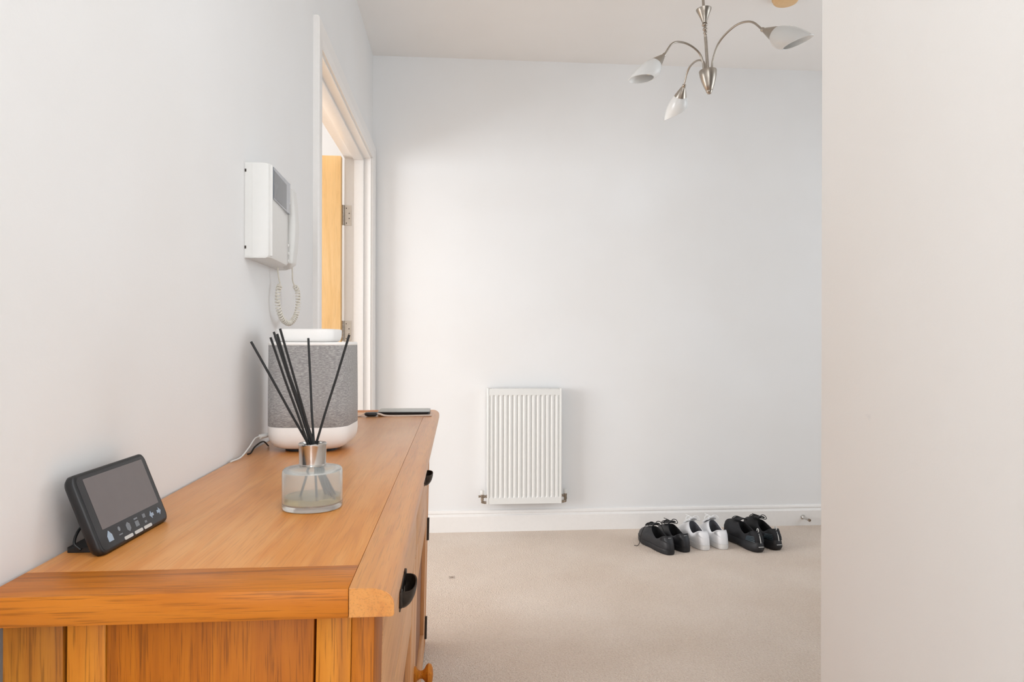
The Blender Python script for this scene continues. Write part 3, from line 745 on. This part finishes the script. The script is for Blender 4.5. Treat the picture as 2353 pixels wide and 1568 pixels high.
# ------------------------------------------------------------------ door stop on the skirting
T = thing('door_stop', 'small chrome door stop sticking out of the skirting at the right', 'door stop', (1.897, D-.018, .0460))
bm = bmesh.new()
Mx = frame_to((0, 0, 0), (.10, -1, -.03))
lathe(bm, [(.0001, -.0015), (.0135, -.0015), (.0135, .003), (.0095, .0075), (.0068, .012), (.0064, .055), (.0070, .056)], 24, Mx, cap0=False)
finish('post', bm, M['chrome'], T, 40)
bm = bmesh.new(); lathe(bm, [(.0072, .054), (.0078, .056), (.0078, .063), (.006, .0655), (.003, .0655), (.003, .062), (.0001, .062)], 20, Mx, cap1=False); finish('tip', bm, M['brass'], T, 40)

# ------------------------------------------------------------------ chandelier
CX, CY = .699, 2.43           # lateral / depth in view-aligned axes, converted to room axes
def cv(lat, w, h):            # point given by distances to the right, ahead and above the eye line
    return Vector((r0.x*lat+Fw.x*w, r0.y*lat+Fw.y*w, 1.02+h))
base = cv(CX, CY, .872); 
top_ = cv(CX-.0290, CY, 1.30)
T = thing('ceiling_chandelier', 'brushed nickel ceiling light with curved arms and white glass shades', 'chandelier', base)
axis = (Vector(top_)-Vector(base)).normalized()
q = axis.to_track_quat('Z', 'Y').to_matrix().to_4x4()
def lth(name, prof, mat, **k):
    bm = bmesh.new(); lathe(bm, prof, 36, q, **k); return finish(name, bm, mat, T, 40)
lth('body', [(.0001, 0), (.006, .002), (.010, .008), (.0112, .0125), (.0105, .0135), (.0125, .0150), (.0185, .030), (.0245, .048), (.0290, .066), (.0310, .083), (.0300, .0855), (.0001, .0860)], M['nickel'], cap0=False, cap1=False)
lth('stem', [(.0055, .082), (.0055, .205)], M['nickel'])
pr_ = []
for z0, r in ((.205, .0060), (.214, .0075), (.2255, .0088), (.2405, .0105)):
    nseg = 8
    for k in range(nseg+1):
        a = -PI/2+PI*k/nseg; pr_.append((max(.0045, r*math.cos(a)), z0+r*.72+r*.72*math.sin(a)))
lth('beads', pr_, M['nickel'])
lth('canopy_cup', [(.0085, .2545), (.0105, .262), (.0150, .275), (.0210, .289), (.0262, .300), (.0270, .304), (.0255, .3045), (.0205, .292), (.0100, .270), (.0001, .268)], M['nickel'], cap0=True, cap1=False)
bm = bmesh.new(); p0 = q @ Vector((0, 0, .268)); tube(bm, [p0, q @ Vector((0, 0, .40)), Vector((p0.x-.012, p0.y, 1.02+1.49-base.z))], .0048, 12); finish('hanging_rod', bm, M['nickel'], T, 40)
bm = bmesh.new(); tube(bm, [q @ Vector((-.0065, 0, .268)), q @ Vector((-.0075, .002, .33)), q @ Vector((-.0045, 0, .45))], .0018, 8); finish('flex', bm, M['whitepl'], T, 40)
arms = [((.8165, 2.237, 1.0155), -42, 33, 1.07, 15), ((.524, 2.362, .985), -172, 47, .95, 12), ((.657, 2.62, .975), 98, 40, 1.04, -35)]
for (e, az, al, SC, tw) in arms:
    Ls = .160
    P1 = cv(*e)-base; ctr = q @ Vector((0, 0, .083))
    hd = Vector((P1.x-ctr.x, P1.y-ctr.y, 0)); Lh = hd.length; hd.normalize()
    z1 = P1.z-ctr.z
    s0 = ctr+hd*.018
    pk = max(z1, 0)+.052
    pts = [s0, s0+hd*.004+Vector((0, 0, .030)), ctr+hd*(Lh*.20)+Vector((0, 0, pk*.70)), ctr+hd*(Lh*.38)+Vector((0, 0, pk*.94)), ctr+hd*(Lh*.60)+Vector((0, 0, pk*1.03)), ctr+hd*(Lh*.82)+Vector((0, 0, pk*.90)), P1]
    bm = bmesh.new(); tube(bm, smoothpts(pts, 8), .0036, 12)
    arm = finish('arm', bm, M['nickel'], T, 60)
    azr = R(az); dl = Vector((r0.x*math.cos(azr)+Fw.x*math.sin(azr), r0.y*math.cos(azr)+Fw.y*math.sin(azr), 0))
    d = (dl*math.cos(R(al))+Vector((0, 0, -math.sin(R(al))))).normalized()
    # frame: z along d, x = "upper/outer" side so that the slanted cut leaves the outer side longest
    outv = (Vector((0, 0, 1))-d*d.z).normalized(); outv = (outv*math.cos(R(tw))+d.cross(outv)*math.sin(R(tw))).normalized(); yv = d.cross(outv)
    F = Matrix(((outv.x, yv.x, d.x, P1.x), (outv.y, yv.y, d.y, P1.y), (outv.z, yv.z, d.z, P1.z), (0, 0, 0, 1))) @ Matrix.Scale(SC, 4)
    bm = bmesh.new(); lathe(bm, [(.0001, -.004), (.0062, -.003), (.0072, .002), (.0062, .006), (.0085, .009), (.0215, .042), (.0232, .048), (.0216, .048), (.0001, .040)], 28, F, cap0=False, cap1=False)
    finish('shade_fitting', bm, M['nickel'], arm, 40)
    bm = bmesh.new(); n = 40
    gp = [(.0195, .040), (.0240, .050), (.0290, .064), (.0330, .080), (.0355, .097), (.0362, .112), (.0355, .128), (.0340, .145), (.032, Ls)]
    def cutp(r, z, k, off=0):
        a = 2*PI*k/n; x = math.cos(a); zl = .094+.034*(1+x)*1.0      # cut height: longer on outer side
        zz = .040+(z-.040)*(zl-.040)/(Ls-.040)
        rr = r-off
        return F @ Vector((rr*x, rr*math.sin(a), zz))
    outer = [[cutp(r, z, k) for k in range(n)] for r, z in gp]; inner = [[cutp(r, z, k, .0022) for k in range(n)] for r, z in gp[::-1]]
    stack(bm, outer+inner, cap0=False, cap1=False); finish('glass_shade', bm, M['opal'], arm, 60)
    bm = bmesh.new(); lathe(bm, [(.009, .040), (.010, .055), (.016, .068), (.018, .078), (.015, .090), (.008, .098), (.0001, .100)], 24, F, cap1=False); finish('bulb', bm, M['bulb'], arm, 60)

# smoke alarm on the ceiling
p = cv(1.192, 2.98, 0)
T = thing('smoke_alarm', 'yellowed round smoke alarm on the ceiling at the top right', 'smoke alarm', (1.418, 2.865, H))
bm = bmesh.new(); lathe(bm, [(.057, 0), (.057, -.009), (.055, -.012)], 48, cap0=True); finish('mount', bm, M['alarm'], T, 40)
bm = bmesh.new(); lathe(bm, [(.053, -.0122), (.0515, -.020), (.047, -.025), (.036, -.028), (.0001, -.029)], 48, cap1=False); finish('cover', bm, M['alarm'], T, 40)

# ------------------------------------------------------------------ shoes
def shoe(name, label, x, y, ang, style, side, laces='tied', group=None):
    """origin at heel on the floor; +y towards the toe"""
    st = dict(
        court=dict(L=.296, hw=.0435, fw=.051, sole=.026, heel=.082, sidez=.058, tong=.106, toe=.066, mats=('blackrub', 'blackleather', 'inside_black', 'blacklace'), flare=0, spring=.004),
        white=dict(L=.285, hw=.0435, fw=.051, sole=.026, heel=.087, sidez=.064, tong=.116, toe=.058, mats=('whiterub', 'whiteleather', 'inside_grey', 'whitelace'), flare=0, spring=.005),
        run=dict(L=.308, hw=.043, fw=.051, sole=.036, heel=.098, sidez=.070, tong=.118, toe=.088, mats=('blackrub', 'blackmesh', 'inside_black', 'blacklace'), flare=.010, spring=.028))[style]
    T = thing(name, label, 'shoe', (x, y, 0), R(ang), group)
    Lh = st['L']; n = 64; s_ = side
    def outline(k, grow=0):
        """closed sole outline, k=0 at heel centre back, goes round by the right side"""
        t = k/n; a = 2*PI*t
        yy = Lh/2-Lh/2*math.cos(a)               # 0 heel, L toe
        u = yy/Lh
        half = st['hw']*(1-u)**.6*1.0+0
        # half width curve along the length
        wcurve = [(0, st['hw']*.98), (.2, st['hw']*1.0), (.42, st['hw']*.93), (.68, st['fw']), (.85, st['fw']*.93), (1, st['fw']*.78)]
        for (u0, w0), (u1, w1) in zip(wcurve, wcurve[1:]):
            if u0 <= u <= u1:
                f = (u-u0)/(u1-u0); f = f*f*(3-2*f); half = w0+(w1-w0)*f; break
        sa = math.sin(a); xx = half*math.copysign(abs(sa)**.70, sa)
        curve = .010*s_*math.sin(PI*min(1, u))*0+.006*s_*(u**2)
        return xx*(1+grow/.05)+curve, yy+(grow*(-math.cos(a)))
    def zspring(u): return st['spring']*max(0, (u-.68)/.32)**2+(.004*max(0, (.12-u)/.12)**2 if style == 'run' else 0)
    # sole
    bm = bmesh.new(); loops = []
    SZ = st['sole']
    lv = [(0, -.003), (.002, 0), (SZ*.35, .0012+st['flare']*.6), (SZ*.65, .0008+st['flare']*.3), (SZ-.0022, .0012), (SZ, -.0008)]
    for z, g_ in lv:
        lp = []
        for k in range(n):
            ox_, oy_ = outline(k, g_ if not (style == 'run') else g_*(1 if outline(k)[1] < .5*Lh or z < .01 else .35)); u = max(0, min(1, oy_/Lh))
            hfac = 1
            if style == 'run': hfac = 1+.30*max(0, 1-u*2.2)
            arch = .006*math.exp(-((u-.45)/.12)**2) if (style == 'run' and z < .003) else 0
            lp.append((ox_, oy_, z*hfac+zspring(u)+arch))
        loops.append(lp)
    stack(bm, loops); finish('sole', bm, M[st['mats'][0]], T, 40)
    # upper: from sole edge to collar ring
    oc = .285*Lh; ol = .235*Lh*1.02; ow = .0365       # opening centre, half length, half width
    def topring(k, off=0):
        a = 2*PI*k/n; u = (1-math.cos(a))/2
        yy = oc-ol*math.cos(a); xx = (ow-off)*math.copysign(abs(math.sin(a))**.7, math.sin(a))*(1-.16*u)
        if off: yy = oc-(ol-off)*math.cos(a)
        hz = st['heel']; sz = st['sidez']; fz = st['tong']-.012
        if u < .5: f = (u/.42); f = min(1, f); f = f*f*(3-2*f); z = hz+(sz-hz)*f
        else: f = (u-.45)/.55; f = max(0, f); f = f**1.3; z = sz+(fz-sz)*f
        return Vector((xx+.003*s_*u, yy+(.012 if off else .012), z))
    bm = bmesh.new(); loops = []; m_ = 12
    for j in range(m_+1):
        t = j/m_; lp = []
        for k in range(n):
            bx, by = outline(k, -.0012); u = by/Lh
            hf = (1+.30*max(0, 1-u*2.2)) if style == 'run' else 1
            P0 = Vector((bx, by, (SZ-.003)*hf+zspring(u)))
            P3 = topring(k)
            # control points: rise first, then lean in to the collar
            rise = st['toe']-SZ if u > .6 else (st['heel']-SZ)*.6
            f = max(0, min(1, (u-.35)/.4)); f = f*f*(3-2*f)
            rise = (st['sidez']-SZ)*.75*(1-f)+(st['toe']-SZ)*1.05*f
            P1 = P0+Vector((bx*.06, (by-Lh*.5)*.02, rise*.75))
            inward = .25+.25*f
            P2 = Vector((P0.x+(P3.x-P0.x)*(.45+.25*f), P0.y+(P3.y-P0.y)*(.35+.12*f), P3.z*.72+(SZ+rise*1.1)*.28 if f < .5 else (SZ+rise*1.25)*(1-.25)+P3.z*.25))
            p = P0*(1-t)**3+P1*3*t*(1-t)**2+P2*3*t*t*(1-t)+P3*t**3
            lp.append(p)
        loops.append(lp)
    # collar roll and inside lining
    loops.append([topring(k)+Vector((0, 0, .0022))-Vector((topring(k).x*.06, 0, 0)) for k in range(n)])
    loops.append([topring(k, .0045) for k in range(n)])
    stack(bm, loops, cap0=False, cap1=False); finish('upper', bm, M[st['mats'][1]], T, 60)
    bm = bmesh.new(); lin_ = [[topring(k, .0047) for k in range(n)]]
    for z, e in ((.6, 1.04), (.2, 1.10), (.0, 1.06)):
        lp = []
        for k in range(n):
            p = topring(k, .0047); c_ = Vector((0, oc+.012, 0)); zz = SZ+.004+(p.z-SZ-.004)*z
            q_ = c_+(p-c_)*e; q_.z = zz; lp.append(q_)
        lin_.append(lp)
    stack(bm, lin_, cap0=False, cap1=True); finish('lining', bm, M[st['mats'][2]], T, 60)
    # tongue
    bm = bmesh.new(); rows = []
    ty = oc+.012+ol
    for j in range(7):
        t = j/6; w = .021-.002*t
        yy = ty+.050-.074*t; zz = st['toe']+.024+(st['tong']-st['toe']-.018)*t**.9
        rows.append([(a, yy+.003*abs(a/w)**2*0, zz-.006*(a/w)**2+b_) for a, b_ in [(-w, 0), (-w*.5, 0), (0, 0), (w*.5, 0), (w, 0), (w, .005), (w*.5, .006), (0, .006), (-w*.5, .006), (-w, .005)]])
    stack(bm, rows); finish('tongue', bm, M[st['mats'][1]], T, 50)
    # laces: cross bars and a bow
    bm = bmesh.new()
    r_ = .0019 if style != 'white' else .0023
    for j in range(5):
        t = j/4; yy = ty+.052-.060*t; zz = st['toe']+.030+(st['tong']-st['toe']-.026)*t
        sg = 1 if j % 2 else -1
        tube(bm, smoothpts([(-.021, yy-.003*sg, zz-.008), (-.010, yy, zz+.0015), (.010, yy, zz+.0015), (.021, yy+.003*sg, zz-.008)], 4), r_, 6)
    yb = ty-.010; zb = st['tong']-.001
    if laces != 'none':
        for sg in (-1, 1):
            tube(bm, smoothpts([(0, yb, zb), (sg*.012, yb+.006, zb+.012), (sg*.030, yb+.006, zb+.010), (sg*.036, yb-.002, zb-.004), (sg*.022, yb-.004, zb-.006), (0, yb, zb+.001)], 5), r_, 6)
        tube(bm, [(-.004, yb, zb), (.004, yb, zb+.001)], r_*2.0, 8)
    if laces == 'long':
        tube(bm, smoothpts([(0, yb, zb), (-.020, yb+.010, zb+.010), (-.040, yb+.030, zb-.012), (-.052, yb+.050, .046), (-.062, yb+.040, .018), (-.085, yb+.020, .0035), (-.100, yb+.030, .0022)], 6), r_*.8, 6)
        tube(bm, smoothpts([(0, yb, zb), (.018, yb-.02, zb+.002), (.026, yb-.06, st['sidez']+.006), (.030, yb-.10, st['sidez']-.002)], 6), r_*.8, 6)
    elif laces == 'tied':
        tube(bm, smoothpts([(0, yb, zb), (-.012, yb+.012, zb+.012), (-.024, yb+.030, zb+.016)], 5), r_*.8, 6)
    finish('laces', bm, M[st['mats'][3]], T, 60)
    # heel tab / counter, slightly proud of the upper
    bm = bmesh.new(); ks = list(range(-9, 10)); rows = []
    def upt(k, t):
        bx, by = outline(k % n, 0); P0 = Vector((bx, by, SZ)); P3 = topring(k % n)
        P1 = P0+Vector((bx*.06, -.003, (st['heel']-SZ)*.4)); P2 = P0.lerp(P3, .6)+Vector((0, -.002, 0))
        return P0*(1-t)**3+P1*3*t*(1-t)**2+P2*3*t*t*(1-t)+P3*t**3
    tt = (.50, .62, .75, .88, 1.0)
    for k in ks:
        e = abs(k)/9; lo = .50+.30*e*e
        col_ = []
        for t in tt:
            t2 = lo+(1-lo)*(t-.5)/.5
            p = upt(k, t2); nn_ = Vector((p.x, (p.y-.04), 0)).normalized(); col_.append(p+nn_*.0016)
        rows.append(col_)
    V = [[bm.verts.new(p) for p in row] for row in rows]
    for a_, b_ in zip(V, V[1:]):
        for i in range(len(tt)-1): bm.faces.new((a_[i], b_[i], b_[i+1], a_[i+1]))
    hm = {'court': 'blackrub', 'white': 'whiteleather', 'run': 'blackrub'}[style]
    sol = bmesh.ops.solidify(bm, geom=list(bm.faces), thickness=.0012)
    ht = finish('heel_tab', bm, M[hm], T, 50)
    def back(t, dx=0, out=.0032):
        p = upt(0, t); return Vector((dx, p.y-out, p.z))
    if style == 'court':
        bm = bmesh.new(); c0 = back(.90)
        for dx, w in ((-.0045, .003), (-.001, .0022), (.0028, .0022), (.0062, .0012)): box(bm, dx-w*.6, dx+w*.6, c0.y-.0008, c0.y+.003, c0.z-.0016, c0.z+.0016)
        finish('heel_logo', bm, M['white_key'], ht)
    if style == 'run':
        bm = bmesh.new(); zt = st['heel']
        pts = [back(.18, .0, .0035), back(.5, 0, .0045), back(.85, 0, .0045)]
        w = .0022
        tube(bm, smoothpts(pts, 5), w, 6); pl = finish('pull_tab', bm, M['white_key'], T, 60); pl['label'] = 'white stripe down the heel'
        bm = bmesh.new(); cz_ = zt+.004; cy_ = back(1.0).y+.002
        tube(bm, [Vector((0, cy_+.0075*math.cos(a), cz_+.0085*math.sin(a))) for a in [2*PI*k/16 for k in range(16)]], .0021, 6, closed=True)
        finish('heel_loop', bm, M['white_key'], T, 60)
        bm = bmesh.new(); yb_ = -(.0012+st['flare']*.6)-.0012
        for i in range(6): box(bm, -.013+i*.0044, -.013+i*.0044+.003, yb_-.001+.0, yb_+.004, SZ*.82, SZ*.82+.0024)
        finish('sole_lettering', bm, M['white_key'], T)
        # ribbed grey side panel on the outer heel
        for sgn in (-1, 1):
            bm = bmesh.new()
            for j in range(4):
                t0 = .20+j*.13; kk = [4, 6, 8, 10]
                pts = []
                for k in kk:
                    p = upt(sgn*k, t0+.05*(k-4)/6); nn_ = Vector((p.x, p.y-.05, 0)).normalized(); pts.append(p+nn_*.0008)
                tube(bm, smoothpts(pts, 4), .0026, 6)
            finish('heel_ribs', bm, M['steelgrey'], T, 60)
    if style == 'white':
        bm = bmesh.new(); p = upt(-15, .40)
        lathe(bm, [(.0001, 0), (.003, 0), (.003, .0007), (.0001, .0007)], 10, frame_to(p+Vector((-.004, 0, 0)), (-1, 0, .4))); finish('side_logo', bm, M['blackpl'], T)
    # foxing seam line
    bm = bmesh.new(); zz = SZ+.006
    tube(bm, [Vector((outline(k, .0004)[0], outline(k, .0004)[1], SZ*((1+.30*max(0, 1-outline(k)[1]/Lh*2.2)) if style == 'run' else 1)+.0004+zspring(outline(k)[1]/Lh))) for k in range(n)], .0011, 5, closed=True)
    finish('foxing_welt', bm, M[st['mats'][0]], T, 60)
    return T
G = 'three pairs of trainers set against the skirting'
shoe('trainer', 'plain black leather trainer with a long loose lace, leftmost shoe', 1.012, 3.163, 12, 'court', -1, 'long', G)
shoe('trainer', 'plain black leather trainer touching the white pair on their left', 1.100, 3.198, 11, 'court', 1, 'tied', G)
shoe('trainer', 'white leather trainer beside the plain black pair, left one of the white pair', 1.203, 3.220, 6, 'white', -1, 'tied', G)
shoe('trainer', 'white leather trainer next to the chunky black running shoes, right of the white pair', 1.297, 3.228, 3, 'white', 1, 'tied', G)
shoe('running_shoe', 'chunky black running shoe with white heel stripe, beside the white pair', 1.448, 3.165, 7, 'run', -1, 'none', G)
shoe('running_shoe', 'chunky black running shoe with untidy laces, rightmost shoe', 1.552, 3.195, 7, 'run', 1, 'tied', G)
